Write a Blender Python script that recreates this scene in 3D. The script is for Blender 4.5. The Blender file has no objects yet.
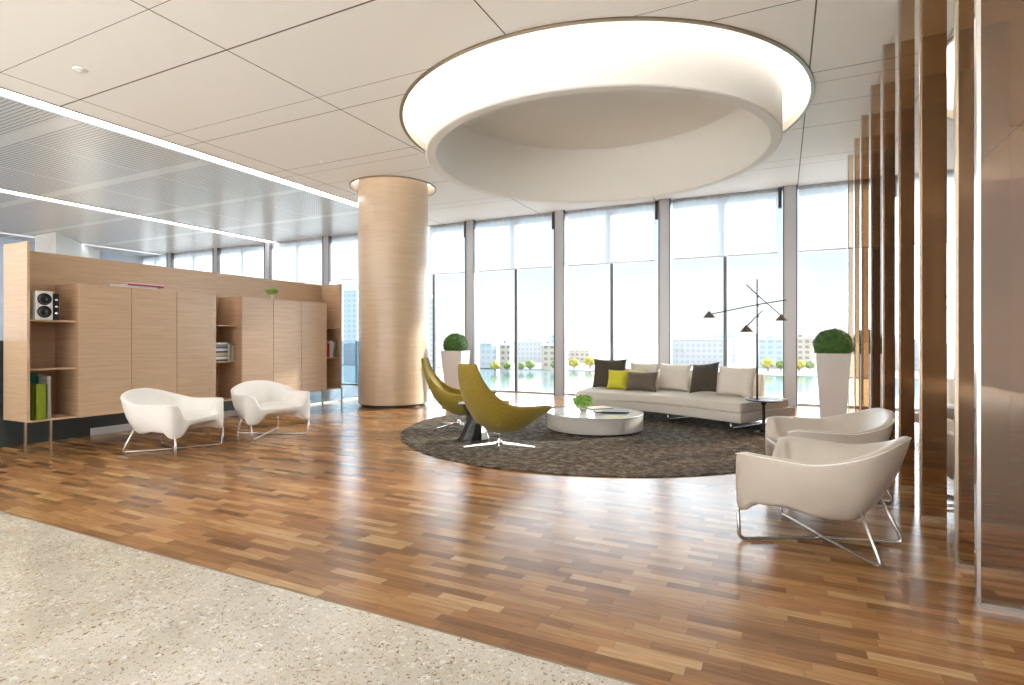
import bpy, bmesh, math, random
from mathutils import Vector, Matrix, noise
random.seed(7)
PI = math.pi
scene = bpy.context.scene
C = scene.collection
H = 4.52          # ceiling height
EYE = 1.35

# ------------------------------------------------------------------ materials
def new_mat(name):
    m = bpy.data.materials.new(name); m.use_nodes = True
    nt = m.node_tree; nt.nodes.clear()
    out = nt.nodes.new('ShaderNodeOutputMaterial')
    return m, nt, out

def principled(name, col, rough=0.5, metal=0.0, spec=0.5, noise_amt=0.0, noise_scale=20, bump=0.0,
               bump_scale=200, coat=0.0, sheen=0.0, coat_rough=.08):
    m, nt, out = new_mat(name)
    b = nt.nodes.new('ShaderNodeBsdfPrincipled')
    b.inputs['Roughness'].default_value = rough
    b.inputs['Metallic'].default_value = metal
    b.inputs['Specular IOR Level'].default_value = spec
    b.inputs['Coat Weight'].default_value = coat
    b.inputs['Coat Roughness'].default_value = coat_rough
    b.inputs['Sheen Weight'].default_value = sheen
    tc = nt.nodes.new('ShaderNodeTexCoord')
    n = nt.nodes.new('ShaderNodeTexNoise'); n.inputs['Scale'].default_value = noise_scale
    n.inputs['Detail'].default_value = 5
    nt.links.new(tc.outputs['Object'], n.inputs['Vector'])
    r = nt.nodes.new('ShaderNodeValToRGB')
    k = noise_amt
    r.color_ramp.elements[0].position = .3; r.color_ramp.elements[1].position = .7
    r.color_ramp.elements[0].color = (*[c*(1-k) for c in col], 1)
    r.color_ramp.elements[1].color = (*[min(1, c*(1+k)) for c in col], 1)
    nt.links.new(n.outputs['Fac'], r.inputs['Fac'])
    nt.links.new(r.outputs['Color'], b.inputs['Base Color'])
    if bump:
        n2 = nt.nodes.new('ShaderNodeTexNoise'); n2.inputs['Scale'].default_value = bump_scale
        nt.links.new(tc.outputs['Object'], n2.inputs['Vector'])
        bp = nt.nodes.new('ShaderNodeBump'); bp.inputs['Strength'].default_value = bump
        bp.inputs['Distance'].default_value = .01
        nt.links.new(n2.outputs['Fac'], bp.inputs['Height'])
        nt.links.new(bp.outputs['Normal'], b.inputs['Normal'])
    nt.links.new(b.outputs[0], out.inputs[0])
    return m

def emission(name, col, strength):
    m, nt, out = new_mat(name)
    e = nt.nodes.new('ShaderNodeEmission'); e.inputs[0].default_value = (*col, 1)
    e.inputs[1].default_value = strength
    nt.links.new(e.outputs[0], out.inputs[0]); return m

def thin_glass(name, tint, refl=0.06, rough=0.0, body=None, body_fac=0.0):
    """architectural glass: straight-through transmission with a Fresnel reflection"""
    m, nt, out = new_mat(name)
    t = nt.nodes.new('ShaderNodeBsdfTransparent'); t.inputs[0].default_value = (*tint, 1)
    g = nt.nodes.new('ShaderNodeBsdfGlossy'); g.inputs['Roughness'].default_value = rough
    f = nt.nodes.new('ShaderNodeLayerWeight'); f.inputs['Blend'].default_value = .25
    ad = nt.nodes.new('ShaderNodeMath'); ad.operation = 'MULTIPLY_ADD'
    nt.links.new(f.outputs['Fresnel'], ad.inputs[0]); ad.inputs[1].default_value = .5; ad.inputs[2].default_value = refl
    mx = nt.nodes.new('ShaderNodeMixShader')
    nt.links.new(ad.outputs[0], mx.inputs[0]); nt.links.new(t.outputs[0], mx.inputs[1]); nt.links.new(g.outputs[0], mx.inputs[2])
    last = mx.outputs[0]
    if body:
        d = nt.nodes.new('ShaderNodeBsdfDiffuse'); d.inputs[0].default_value = (*body, 1)
        m2 = nt.nodes.new('ShaderNodeMixShader'); m2.inputs[0].default_value = body_fac
        nt.links.new(last, m2.inputs[1]); nt.links.new(d.outputs[0], m2.inputs[2]); last = m2.outputs[0]
    nt.links.new(last, out.inputs[0]); return m

class NT:
    """tiny node helper"""
    def __init__(s, nt): s.nt = nt
    def n(s, t, **k):
        nd = s.nt.nodes.new(t)
        for a, v in k.items(): setattr(nd, a, v)
        return nd
    def l(s, a, b): s.nt.links.new(a, b)
    def math(s, op, a, b=None, c=None):
        nd = s.nt.nodes.new('ShaderNodeMath'); nd.operation = op
        for i, v in enumerate((a, b, c)):
            if v is None: continue
            if isinstance(v, (int, float)): nd.inputs[i].default_value = v
            else: s.nt.links.new(v, nd.inputs[i])
        return nd.outputs[0]
    def ramp(s, fac, stops):
        r = s.nt.nodes.new('ShaderNodeValToRGB'); el = r.color_ramp.elements
        while len(el) < len(stops): el.new(.5)
        for e, (p, c) in zip(el, stops): e.position = p; e.color = (*c, 1)
        s.nt.links.new(fac, r.inputs['Fac']); return r.outputs['Color']

def mat_parquet():
    m, nt, out = new_mat('oak_strip_parquet'); N = NT(nt)
    tc = N.n('ShaderNodeTexCoord'); sp = N.n('ShaderNodeSeparateXYZ'); N.l(tc.outputs['Object'], sp.inputs[0])
    W, L = .066, .37
    ry = N.math('DIVIDE', sp.outputs[1], W); row = N.math('FLOOR', ry)
    wn = N.n('ShaderNodeTexWhiteNoise', noise_dimensions='1D'); N.l(row, wn.inputs['W'])
    xo = N.math('ADD', N.math('DIVIDE', sp.outputs[0], L), N.math('MULTIPLY', wn.outputs['Value'], 7.3))
    col = N.math('FLOOR', xo)
    cb = N.n('ShaderNodeCombineXYZ'); N.l(col, cb.inputs[0]); N.l(row, cb.inputs[1])
    w2 = N.n('ShaderNodeTexWhiteNoise', noise_dimensions='3D'); N.l(cb.outputs[0], w2.inputs['Vector'])
    base = N.ramp(w2.outputs['Value'], [(0, (.16, .070, .022)), (.15, (.24, .112, .040)), (.5, (.325, .163, .061)), (.85, (.385, .208, .085)), (1, (.48, .295, .14))])
    # grain
    mp = N.n('ShaderNodeMapping'); mp.inputs['Scale'].default_value = (3, 40, 1)
    ad = N.n('ShaderNodeVectorMath', operation='ADD'); N.l(tc.outputs['Object'], ad.inputs[0])
    sc = N.n('ShaderNodeVectorMath', operation='SCALE'); sc.inputs['Scale'].default_value = 5.0
    N.l(w2.outputs['Color'], sc.inputs[0]); N.l(sc.outputs[0], ad.inputs[1])
    N.l(ad.outputs[0], mp.inputs[0])
    gn = N.n('ShaderNodeTexNoise'); gn.inputs['Scale'].default_value = 1.6; gn.inputs['Detail'].default_value = 6
    N.l(mp.outputs[0], gn.inputs['Vector'])
    gr = N.ramp(gn.outputs['Fac'], [(.3, (.72, .70, .68)), (.7, (1.15, 1.15, 1.15))])
    mul = N.n('ShaderNodeMixRGB', blend_type='MULTIPLY'); mul.inputs[0].default_value = 1
    N.l(base, mul.inputs[1]); N.l(gr, mul.inputs[2])
    # joints
    fy = N.math('ABSOLUTE', N.math('SUBTRACT', N.math('FRACT', ry), .5)); fx = N.math('ABSOLUTE', N.math('SUBTRACT', N.math('FRACT', xo), .5))
    j = N.math('MAXIMUM', N.math('GREATER_THAN', fy, .49), N.math('GREATER_THAN', fx, .4975))
    dk = N.n('ShaderNodeMixRGB'); N.l(N.math('MULTIPLY', j, .55), dk.inputs[0]); N.l(mul.outputs[0], dk.inputs[1]); dk.inputs[2].default_value = (.04, .02, .01, 1)
    b = N.n('ShaderNodeBsdfPrincipled'); N.l(dk.outputs[0], b.inputs['Base Color'])
    b.inputs['Roughness'].default_value = .24; b.inputs['Specular IOR Level'].default_value = .37
    rn = N.n('ShaderNodeTexNoise'); rn.inputs['Scale'].default_value = .9; rn.inputs['Detail'].default_value = 1
    N.l(tc.outputs['Object'], rn.inputs['Vector'])
    N.l(N.math('MULTIPLY_ADD', rn.outputs['Fac'], .08, .20), b.inputs['Roughness'])
    bp = N.n('ShaderNodeBump'); bp.inputs['Strength'].default_value = .08; bp.inputs['Distance'].default_value = .001
    hh = N.math('MULTIPLY', j, -1.0); N.l(hh, bp.inputs['Height']); N.l(bp.outputs[0], b.inputs['Normal'])
    N.l(b.outputs[0], out.inputs[0]); return m

def mat_terrazzo():
    m, nt, out = new_mat('cream_terrazzo'); N = NT(nt)
    tc = N.n('ShaderNodeTexCoord')
    b = N.n('ShaderNodeBsdfPrincipled'); b.inputs['Roughness'].default_value = .2
    nb = N.n('ShaderNodeTexNoise'); nb.inputs['Scale'].default_value = 3; nb.inputs['Detail'].default_value = 8; N.l(tc.outputs['Object'], nb.inputs['Vector'])
    prev = N.ramp(nb.outputs['Fac'], [(.3, (.47, .435, .375)), (.7, (.60, .57, .51))])
    for scale, th, colr, seed in ((34, .36, (.70, .69, .66), 3), (40, .30, (.50, .40, .25), 8), (38, .26, (.24, .14, .055), 0), (52, .27, (.20, .145, .08), 11), (90, .34, (.36, .26, .14), 5)):
        v = N.n('ShaderNodeTexVoronoi', feature='F1'); v.inputs['Scale'].default_value = scale
        mp = N.n('ShaderNodeMapping'); mp.inputs['Location'].default_value = (seed, seed*.7, seed*1.3); N.l(tc.outputs['Object'], mp.inputs[0])
        nd = N.n('ShaderNodeTexNoise'); nd.inputs['Scale'].default_value = scale*1.6; nd.inputs['Detail'].default_value = 0; N.l(mp.outputs[0], nd.inputs['Vector'])
        vm = N.n('ShaderNodeVectorMath', operation='MULTIPLY_ADD'); N.l(nd.outputs['Color'], vm.inputs[0]); vm.inputs[1].default_value = (.030,)*3; N.l(mp.outputs[0], vm.inputs[2])
        N.l(vm.outputs[0], v.inputs['Vector'])
        sx = N.n('ShaderNodeSeparateColor'); N.l(v.outputs['Color'], sx.inputs[0])
        size = N.math('MULTIPLY', sx.outputs[0], th*1.4)
        inside = N.math('MULTIPLY', N.math('LESS_THAN', v.outputs['Distance'], size), N.math('GREATER_THAN', sx.outputs[1], .30))
        mx = N.n('ShaderNodeMixRGB'); N.l(N.math('MULTIPLY', inside, .8), mx.inputs[0]); N.l(prev, mx.inputs[1]); mx.inputs[2].default_value = (*colr, 1)
        prev = mx.outputs[0]
    N.l(prev, b.inputs['Base Color']); N.l(b.outputs[0], out.inputs[0]); return m

def mat_veneer(name, light, dark, scale=(1.2, 1.2, 26), rough=.33):
    m, nt, out = new_mat(name); N = NT(nt)
    tc = N.n('ShaderNodeTexCoord'); mp = N.n('ShaderNodeMapping'); mp.inputs['Scale'].default_value = scale; N.l(tc.outputs['Object'], mp.inputs[0])
    n1 = N.n('ShaderNodeTexNoise'); n1.inputs['Scale'].default_value = 1.5; n1.inputs['Detail'].default_value = 8; n1.inputs['Roughness'].default_value = .65; N.l(mp.outputs[0], n1.inputs['Vector'])
    c = N.ramp(n1.outputs['Fac'], [(.28, dark), (.5, tuple((a+b)/2 for a, b in zip(light, dark))), (.72, light)])
    b = N.n('ShaderNodeBsdfPrincipled'); N.l(c, b.inputs['Base Color']); b.inputs['Roughness'].default_value = rough
    b.inputs['Coat Weight'].default_value = .35; b.inputs['Coat Roughness'].default_value = .16
    N.l(b.outputs[0], out.inputs[0]); return m

def mat_white_ceiling():
    m, nt, out = new_mat('white_ceiling_panels'); N = NT(nt)
    tc = N.n('ShaderNodeTexCoord'); sp = N.n('ShaderNodeSeparateXYZ'); N.l(tc.outputs['Object'], sp.inputs[0])
    acc = None
    def line(coord, at, w):
        nonlocal acc
        q = N.math('LESS_THAN', N.math('ABSOLUTE', N.math('SUBTRACT', coord, at)), w)
        acc = q if acc is None else N.math('MAXIMUM', acc, q)
    for x in (-5.46, -2.58, .29, 3.16): line(sp.outputs[0], x, .008)
    line(sp.outputs[0], -8.33, .007)
    line(sp.outputs[1], 4.09, .010)
    for y in (1.9, 5.83, 7.48, 9.37): line(sp.outputs[1], y, .006)
    for y in (3.26, 5.41, 7.8, 8.5, 10.9, 11.3): line(sp.outputs[1], y, .004)
    n = N.n('ShaderNodeTexNoise'); n.inputs['Scale'].default_value = 140; N.l(tc.outputs['Object'], n.inputs['Vector'])
    base = N.ramp(n.outputs['Fac'], [(.3, (.91, .905, .895)), (.7, (.94, .935, .925))])
    mx = N.n('ShaderNodeMixRGB'); N.l(acc, mx.inputs[0]); N.l(base, mx.inputs[1]); mx.inputs[2].default_value = (.14, .12, .10, 1)
    b = N.n('ShaderNodeBsdfPrincipled'); N.l(mx.outputs[0], b.inputs['Base Color']); b.inputs['Roughness'].default_value = .55
    N.l(b.outputs[0], out.inputs[0]); return m

def mat_perforated():
    m, nt, out = new_mat('perforated_metal_ceiling'); N = NT(nt)
    tc = N.n('ShaderNodeTexCoord'); sp = N.n('ShaderNodeSeparateXYZ'); N.l(tc.outputs['Object'], sp.inputs[0])
    P = .062
    fx = N.math('SUBTRACT', N.math('FRACT', N.math('DIVIDE', sp.outputs[0], P)), .5)
    fy = N.math('SUBTRACT', N.math('FRACT', N.math('DIVIDE', sp.outputs[1], P)), .5)
    r = N.math('SQRT', N.math('ADD', N.math('MULTIPLY', fx, fx), N.math('MULTIPLY', fy, fy)))
    hole = N.math('LESS_THAN', r, .33)
    def band(coord, step, off, w):
        f = N.math('SUBTRACT', N.math('FRACT', N.math('ADD', N.math('DIVIDE', N.math('SUBTRACT', coord, off), step), .5)), .5)
        return N.math('LESS_THAN', N.math('ABSOLUTE', f), w/step)
    bandy = band(sp.outputs[1], 2.09, 4.41, .11); bandx = band(sp.outputs[0], 1.97, -10.9, .02)
    solid = N.math('MAXIMUM', bandy, bandx)
    fac = N.math('MULTIPLY', hole, N.math('SUBTRACT', 1, solid))
    mx = N.n('ShaderNodeMixRGB'); N.l(fac, mx.inputs[0]); mx.inputs[1].default_value = (.66, .67, .67, 1); mx.inputs[2].default_value = (.26, .27, .275, 1)
    b = N.n('ShaderNodeBsdfPrincipled'); N.l(mx.outputs[0], b.inputs['Base Color']); b.inputs['Roughness'].default_value = .27
    b.inputs['Metallic'].default_value = .15; b.inputs['Specular IOR Level'].default_value = .6
    N.l(b.outputs[0], out.inputs[0]); return m

def mat_rug():
    m, nt, out = new_mat('dark_taupe_rug'); N = NT(nt)
    tc = N.n('ShaderNodeTexCoord')
    a = N.n('ShaderNodeTexNoise'); a.inputs['Scale'].default_value = 11; a.inputs['Detail'].default_value = 9; a.inputs['Roughness'].default_value = .72; N.l(tc.outputs['Object'], a.inputs['Vector'])
    f = N.n('ShaderNodeTexNoise'); f.inputs['Scale'].default_value = 60; f.inputs['Detail'].default_value = 4; N.l(tc.outputs['Object'], f.inputs['Vector'])
    s = N.math('ADD', N.math('MULTIPLY', a.outputs['Fac'], .65), N.math('MULTIPLY', f.outputs['Fac'], .35))
    c = N.ramp(s, [(.40, (.032, .026, .018)), (.5, (.095, .080, .062)), (.60, (.28, .24, .195))])
    b = N.n('ShaderNodeBsdfPrincipled'); N.l(c, b.inputs['Base Color']); b.inputs['Roughness'].default_value = .95; b.inputs['Specular IOR Level'].default_value = .1
    bp = N.n('ShaderNodeBump'); bp.inputs['Strength'].default_value = .8; bp.inputs['Distance'].default_value = .02; N.l(s, bp.inputs['Height']); N.l(bp.outputs[0], b.inputs['Normal'])
    N.l(b.outputs[0], out.inputs[0]); return m

def mat_blind():
    m, nt, out = new_mat('sheer_roller_blind'); N = NT(nt)
    tc = N.n('ShaderNodeTexCoord'); mp = N.n('ShaderNodeMapping'); mp.inputs['Scale'].default_value = (9, 1, .15); N.l(tc.outputs['Object'], mp.inputs[0])
    n = N.n('ShaderNodeTexNoise'); n.inputs['Scale'].default_value = 1.0; n.inputs['Detail'].default_value = 4; N.l(mp.outputs[0], n.inputs['Vector'])
    t = N.n('ShaderNodeBsdfTransparent'); t.inputs[0].default_value = (.97, .98, 1, 1)
    d = N.n('ShaderNodeBsdfTranslucent'); d.inputs[0].default_value = (.60, .64, .70, 1)
    e = N.n('ShaderNodeBsdfDiffuse'); e.inputs[0].default_value = (.74, .80, .88, 1)
    a = N.n('ShaderNodeMixShader'); a.inputs[0].default_value = .45; N.l(d.outputs[0], a.inputs[1]); N.l(e.outputs[0], a.inputs[2])
    mx = N.n('ShaderNodeMixShader'); N.l(N.math('MULTIPLY_ADD', n.outputs['Fac'], .3, .70), mx.inputs[0]); N.l(t.outputs[0], mx.inputs[1]); N.l(a.outputs[0], mx.inputs[2])
    N.l(mx.outputs[0], out.inputs[0]); return m

def mat_facade(name, wall, win, sx=3.0, sz=3.2):
    m, nt, out = new_mat(name); N = NT(nt)
    tc = N.n('ShaderNodeTexCoord'); sp = N.n('ShaderNodeSeparateXYZ'); N.l(tc.outputs['Object'], sp.inputs[0])
    fx = N.math('FRACT', N.math('DIVIDE', sp.outputs[0], sx)); fz = N.math('FRACT', N.math('DIVIDE', sp.outputs[2], sz))
    w = N.math('MULTIPLY', N.math('GREATER_THAN', fx, .45), N.math('GREATER_THAN', fz, .5))
    mx = N.n('ShaderNodeMixRGB'); N.l(w, mx.inputs[0]); mx.inputs[1].default_value = (*wall, 1); mx.inputs[2].default_value = (*win, 1)
    b = N.n('ShaderNodeBsdfPrincipled'); N.l(mx.outputs[0], b.inputs['Base Color']); b.inputs['Roughness'].default_value = .7
    N.l(b.outputs[0], out.inputs[0]); return m

M = {}
M['parquet'] = mat_parquet(); M['terrazzo'] = mat_terrazzo()
M['oak'] = mat_veneer('pale_oak_veneer', (.60, .435, .29), (.48, .325, .205))
M['oak_in'] = mat_veneer('warm_oak_veneer', (.55, .37, .235), (.40, .245, .145), rough=.45)
M['oak_col'] = mat_veneer('column_oak_veneer', (.64, .49, .345), (.53, .395, .27), (1.0, 1.0, 12), rough=.28)
M['wceil'] = mat_white_ceiling(); M['perf'] = mat_perforated(); M['rug'] = mat_rug(); M['blind'] = mat_blind()
M['white'] = principled('white_paint', (.78, .775, .76), .55, noise_amt=.01)
M['plaster'] = principled('white_textured_plaster', (.86, .845, .82), .85, noise_amt=.05, noise_scale=60, bump=.25, bump_scale=90)
M['drum'] = principled('drum_paint', (.88, .865, .835), .6, noise_amt=.01)
M['bronze_trim'] = principled('bronze_trim', (.25, .2, .14), .35, metal=.8)
M['leather'] = principled('shaded_cream_leather', (.52, .46, .395), .38, noise_amt=.03, noise_scale=8, bump=.05, bump_scale=260)  # base darkened to put the right-hand chairs' shade into the colour
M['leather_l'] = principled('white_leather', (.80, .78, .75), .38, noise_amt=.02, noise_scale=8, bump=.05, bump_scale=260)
M['stitch'] = principled('pale_stitching', (.85, .82, .76), .6)
M['mustard'] = principled('mustard_fabric', (.27, .19, .014), .75, noise_amt=.12, noise_scale=35, bump=.2, bump_scale=350, sheen=.15)
M['chrome'] = principled('polished_chrome', (.80, .80, .80), .08, metal=1)
M['steel'] = principled('brushed_steel', (.62, .60, .58), .25, metal=1)
M['mirror'] = principled('mirror_steel', (.86, .85, .83), .04, metal=1)
M['gold'] = principled('champagne_metal', (.66, .55, .44), .25, metal=.9)
M['black'] = principled('black_gloss', (.010, .010, .012), .3, coat=.2)
M['black_matt'] = principled('black_matt_metal', (.035, .033, .032), .45, metal=.3)
M['sofa'] = principled('cream_sofa_fabric', (.78, .72, .64), .85, noise_amt=.03, noise_scale=30, bump=.25, bump_scale=420, sheen=.1)
M['sofa_b'] = principled('cream_sofa_base', (.66, .61, .545), .75, noise_amt=.03, noise_scale=30)
M['cush'] = principled('cream_cushion_fabric', (.80, .74, .66), .85, noise_amt=.03, noise_scale=30, bump=.25, bump_scale=300)
M['brown'] = principled('dark_brown_fabric', (.070, .054, .038), .75, noise_amt=.12, noise_scale=60, bump=.25, bump_scale=300, sheen=.05)
M['brown2'] = principled('taupe_satin_fabric', (.13, .098, .07), .55, noise_amt=.1, noise_scale=40, bump=.2, bump_scale=300, sheen=.3)
M['yellow'] = principled('lime_yellow_fabric', (.66, .62, .04), .8, noise_amt=.06, noise_scale=60, bump=.2, bump_scale=300)
M['tabletop'] = principled('white_lacquer', (.80, .79, .77), .12, coat=.6)
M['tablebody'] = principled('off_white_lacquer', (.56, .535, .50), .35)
M['pot'] = principled('white_planter', (.70, .665, .65), .35)
M['soil'] = principled('dark_soil', (.05, .035, .025), .95, noise_amt=.4)
M['leaf'] = principled('dark_green_leaf', (.07, .17, .03), .6, noise_amt=.45, noise_scale=14)
M['leaf2'] = principled('bright_green_leaf', (.22, .42, .05), .5, noise_amt=.35, noise_scale=30)
M['stem'] = principled('brown_stem', (.18, .11, .05), .8, noise_amt=.2)
M['frame'] = principled('light_grey_aluminium', (.47, .475, .50), .4, metal=.35)
M['frame_d'] = principled('dark_grey_aluminium', (.13, .135, .145), .4, metal=.4)
M['greywall'] = principled('grey_wall_paint', (.17, .17, .175), .8, noise_amt=.02)
M['partition'] = principled('dark_green_grey_panel', (.045, .062, .062), .25, noise_amt=.04, coat=.2)
M['bronze_glass'] = thin_glass('bronze_tinted_glass', (.89, .79, .68), .03, body=(.40, .27, .16), body_fac=.06)
M['clear_glass'] = thin_glass('clear_window_glass', (.97, .985, .98), .015)
M['blue_glass'] = thin_glass('blue_grey_glass', (.52, .62, .68), .04)
M['vase_glass'] = thin_glass('vase_glass', (.90, .94, .93), .10)
M['strip'] = emission('strip_diffuser_light', (1, .985, .96), 5.0)
M['cove'] = emission('cove_led_light', (1, .95, .86), 3.6)
M['colring'] = emission('column_ring_led', (1, .95, .88), 3.0)
M['spot'] = emission('downlight_lens', (1, .96, .9), 4.0)
M['water'] = principled('pool_water', (.14, .25, .26), .10, noise_amt=.25, noise_scale=.03, bump=.1, bump_scale=.6)
M['ground'] = principled('pale_ground', (.36, .355, .345), .9, noise_amt=.05, noise_scale=.02)
M['fac1'] = mat_facade('pale_facade', (.62, .61, .60), (.46, .51, .56))
M['fac2'] = mat_facade('blue_facade', (.55, .62, .68), (.40, .50, .58), 4, 3)
M['fac3'] = mat_facade('tan_facade', (.62, .52, .42), (.30, .28, .25), 3.4, 3)
M['tree'] = principled('tree_leaves', (.24, .32, .11), .9, noise_amt=.5, noise_scale=.6)
M['tree2'] = principled('yellow_tree_leaves', (.52, .46, .10), .9, noise_amt=.5, noise_scale=.6)
M['paper'] = principled('paper_pages', (.75, .73, .69), .8)
def cover(name, c): return principled(name, c, .45)
M['b_green'] = cover('green_cover', (.20, .28, .01)); M['b_teal'] = cover('teal_cover', (.02, .28, .25)); M['b_white'] = cover('white_cover', (.68, .68, .66))
M['b_black'] = cover('black_cover', (.03, .03, .035)); M['b_red'] = cover('red_cover', (.5, .035, .03)); M['b_pink'] = cover('magenta_cover', (.40, .03, .12))
M['b_grey'] = cover('grey_cover', (.25, .26, .27)); M['b_tan'] = cover('tan_cover', (.5, .38, .25)); M['b_blue'] = cover('blue_cover', (.08, .12, .22)); M['b_olive'] = cover('olive_cover', (.12, .14, .05))

# ------------------------------------------------------------------ builders
def link(name, me, m=None, parent=None, smooth=False):
    o = bpy.data.objects.new(name, me); C.objects.link(o)
    if m is not None: me.materials.append(m)
    if parent is not None: o.parent = parent
    if smooth:
        for p in me.polygons: p.use_smooth = True
    return o
def obj(name, bm, m, parent=None, smooth=False, auto=None):
    bmesh.ops.recalc_face_normals(bm, faces=bm.faces[:])
    me = bpy.data.meshes.new(name); bm.to_mesh(me); bm.free()
    o = link(name, me, m, parent, smooth or auto is not None)
    if auto is not None:
        for e in me.edges: pass
        me.set_sharp_from_angle(angle=math.radians(auto))
    return o
def thing(name, label, cat, loc=(0, 0, 0), rz=0, group=None):
    o = bpy.data.objects.new(name, None); C.objects.link(o); o.location = loc; o.rotation_euler = (0, 0, rz)
    o.empty_display_size = .1
    o['label'] = label; o['category'] = cat
    if group: o['group'] = group
    return o
def tag(o, label, cat, group=None, kind=None):
    o['label'] = label; o['category'] = cat
    if group: o['group'] = group
    if kind: o['kind'] = kind
    return o
def struct(o, label=None):
    o['kind'] = 'structure'
    if label: o['label'] = label
    return o
def sempty(name, loc=(0, 0, 0), label=None):
    o = bpy.data.objects.new(name, None); C.objects.link(o); o.location = loc; o.empty_display_size = .1
    return struct(o, label)
def copy_tree(o, parent=None):
    c = o.copy(); C.objects.link(c)
    if parent is not None: c.parent = parent
    for ch in [x for x in bpy.data.objects if x.parent == o]: copy_tree(ch, c)
    return c

def box(bm, c, s, bev=0, rot=None):
    r = bmesh.ops.create_cube(bm, size=1)
    vs = r['verts']
    mt = Matrix.Diagonal((*s, 1))
    bmesh.ops.transform(bm, matrix=mt, verts=vs)
    if bev:
        es = list({e for v in vs for e in v.link_edges})
        rr = bmesh.ops.bevel(bm, geom=es, offset=bev, segments=2, affect='EDGES', profile=.6)
        vs = list({v for f in rr['faces'] for v in f.verts} | {v for v in vs if v.is_valid})
        # include connected
        seen = set(vs); st = list(vs)
        while st:
            v = st.pop()
            for e in v.link_edges:
                w = e.other_vert(v)
                if w not in seen: seen.add(w); st.append(w)
        vs = list(seen)
    if rot is not None: bmesh.ops.transform(bm, matrix=rot.to_4x4(), verts=vs)
    bmesh.ops.translate(bm, vec=Vector(c), verts=vs)
    return vs
def B(c, s, bev=0, rot=None):
    bm = bmesh.new(); box(bm, c, s, bev, rot); return bm
def BB(x0, x1, y0, y1, z0, z1, bev=0):
    return B(((x0+x1)/2, (y0+y1)/2, (z0+z1)/2), (abs(x1-x0), abs(y1-y0), abs(z1-z0)), bev)

def tube(bm, pts, r, seg=10, closed=False, r2=None):
    pts = [Vector(p) for p in pts]; n = len(pts); rings = []
    up = None
    for i, p in enumerate(pts):
        if closed: t = (pts[(i+1) % n]-pts[i-1]).normalized()
        else: t = (pts[min(i+1, n-1)]-pts[max(i-1, 0)]).normalized()
        if up is None:
            up = t.orthogonal().normalized()
        else:
            up = (up - t*up.dot(t))
            up = up.normalized() if up.length > 1e-6 else t.orthogonal().normalized()
        s = t.cross(up)
        rr = r if r2 is None else r+(r2-r)*i/(n-1)
        rings.append([bm.verts.new(p+(up*math.cos(a)+s*math.sin(a))*rr) for a in [2*PI*k/seg for k in range(seg)]])
    m = n if closed else n-1
    for i in range(m):
        a, b = rings[i], rings[(i+1) % n]
        for k in range(seg): bm.faces.new((a[k], a[(k+1) % seg], b[(k+1) % seg], b[k]))
    if not closed:
        bm.faces.new(rings[0]); bm.faces.new(rings[-1])
def T(pts, r, seg=10, closed=False, r2=None):
    bm = bmesh.new(); tube(bm, pts, r, seg, closed, r2); return bm
def fillet(pts, r, n=5):
    """round the inner corners of a polyline"""
    pts = [Vector(p) for p in pts]; out = [pts[0]]
    for i in range(1, len(pts)-1):
        a, b, c = pts[i-1], pts[i], pts[i+1]
        d1 = (a-b); d2 = (c-b); k = min(r, d1.length*.45, d2.length*.45)
        p = b+d1.normalized()*k; q = b+d2.normalized()*k
        for j in range(n+1):
            t = j/n; out.append(p*(1-t)**2+b*2*t*(1-t)+q*t*t)
    out.append(pts[-1]); return out
def lathe(prof, seg=48, center=(0, 0, 0), cap=True):
    """prof: list of (r,z); closes to the axis where r==0"""
    bm = bmesh.new(); rings = []
    cx, cy, cz = center
    for r, z in prof:
        if r < 1e-6: rings.append([bm.verts.new((cx, cy, cz+z))])
        else: rings.append([bm.verts.new((cx+r*math.cos(2*PI*k/seg), cy+r*math.sin(2*PI*k/seg), cz+z)) for k in range(seg)])
    for a, b in zip(rings[:-1], rings[1:]):
        for k in range(seg):
            k2 = (k+1) % seg
            if len(a) == 1 and len(b) == 1: break
            if len(a) == 1: bm.faces.new((a[0], b[k], b[k2]))
            elif len(b) == 1: bm.faces.new((a[k], a[k2], b[0]))
            else: bm.faces.new((a[k], a[k2], b[k2], b[k]))
    return bm
def prism(pts, z0, z1, bev=0, seg=3):
    bm = bmesh.new()
    lo = [bm.verts.new((x, y, z0)) for x, y in pts]; hi = [bm.verts.new((x, y, z1)) for x, y in pts]
    n = len(pts)
    for i in range(n): bm.faces.new((lo[i], lo[(i+1) % n], hi[(i+1) % n], hi[i]))
    bm.faces.new(lo); bm.faces.new(hi)
    if bev:
        bmesh.ops.recalc_face_normals(bm, faces=bm.faces[:])
        es = [e for e in bm.edges if e.calc_face_angle(0) > .35]
        bmesh.ops.bevel(bm, geom=es, offset=bev, segments=seg, affect='EDGES', profile=.6)
    return bm
def sheet(outer, holes, z):
    """flat sheet with holes at height z"""
    bm = bmesh.new(); edges = []
    for loop in [outer]+holes:
        vs = [bm.verts.new((x, y, z)) for x, y in loop]
        for i in range(len(vs)): edges.append(bm.edges.new((vs[i], vs[(i+1) % len(vs)])))
    bmesh.ops.triangle_fill(bm, edges=edges, use_beauty=True, use_dissolve=False)
    return bm
def circ(cx, cy, r, n=96): return [(cx+r*math.cos(2*PI*k/n), cy+r*math.sin(2*PI*k/n)) for k in range(n)]
def rectl(x0, x1, y0, y1): return [(x0, y0), (x1, y0), (x1, y1), (x0, y1)]
def subsurf(o, lv=2):
    md = o.modifiers.new('sub', 'SUBSURF'); md.levels = lv; md.render_levels = lv
def interp(tab, x):
    if x <= tab[0][0]: return tab[0][1]
    for (a, p), (b, q) in zip(tab[:-1], tab[1:]):
        if x <= b:
            t = (x-a)/(b-a); t = t*t*(3-2*t)
            return p+(q-p)*t
    return tab[-1][1]

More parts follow.
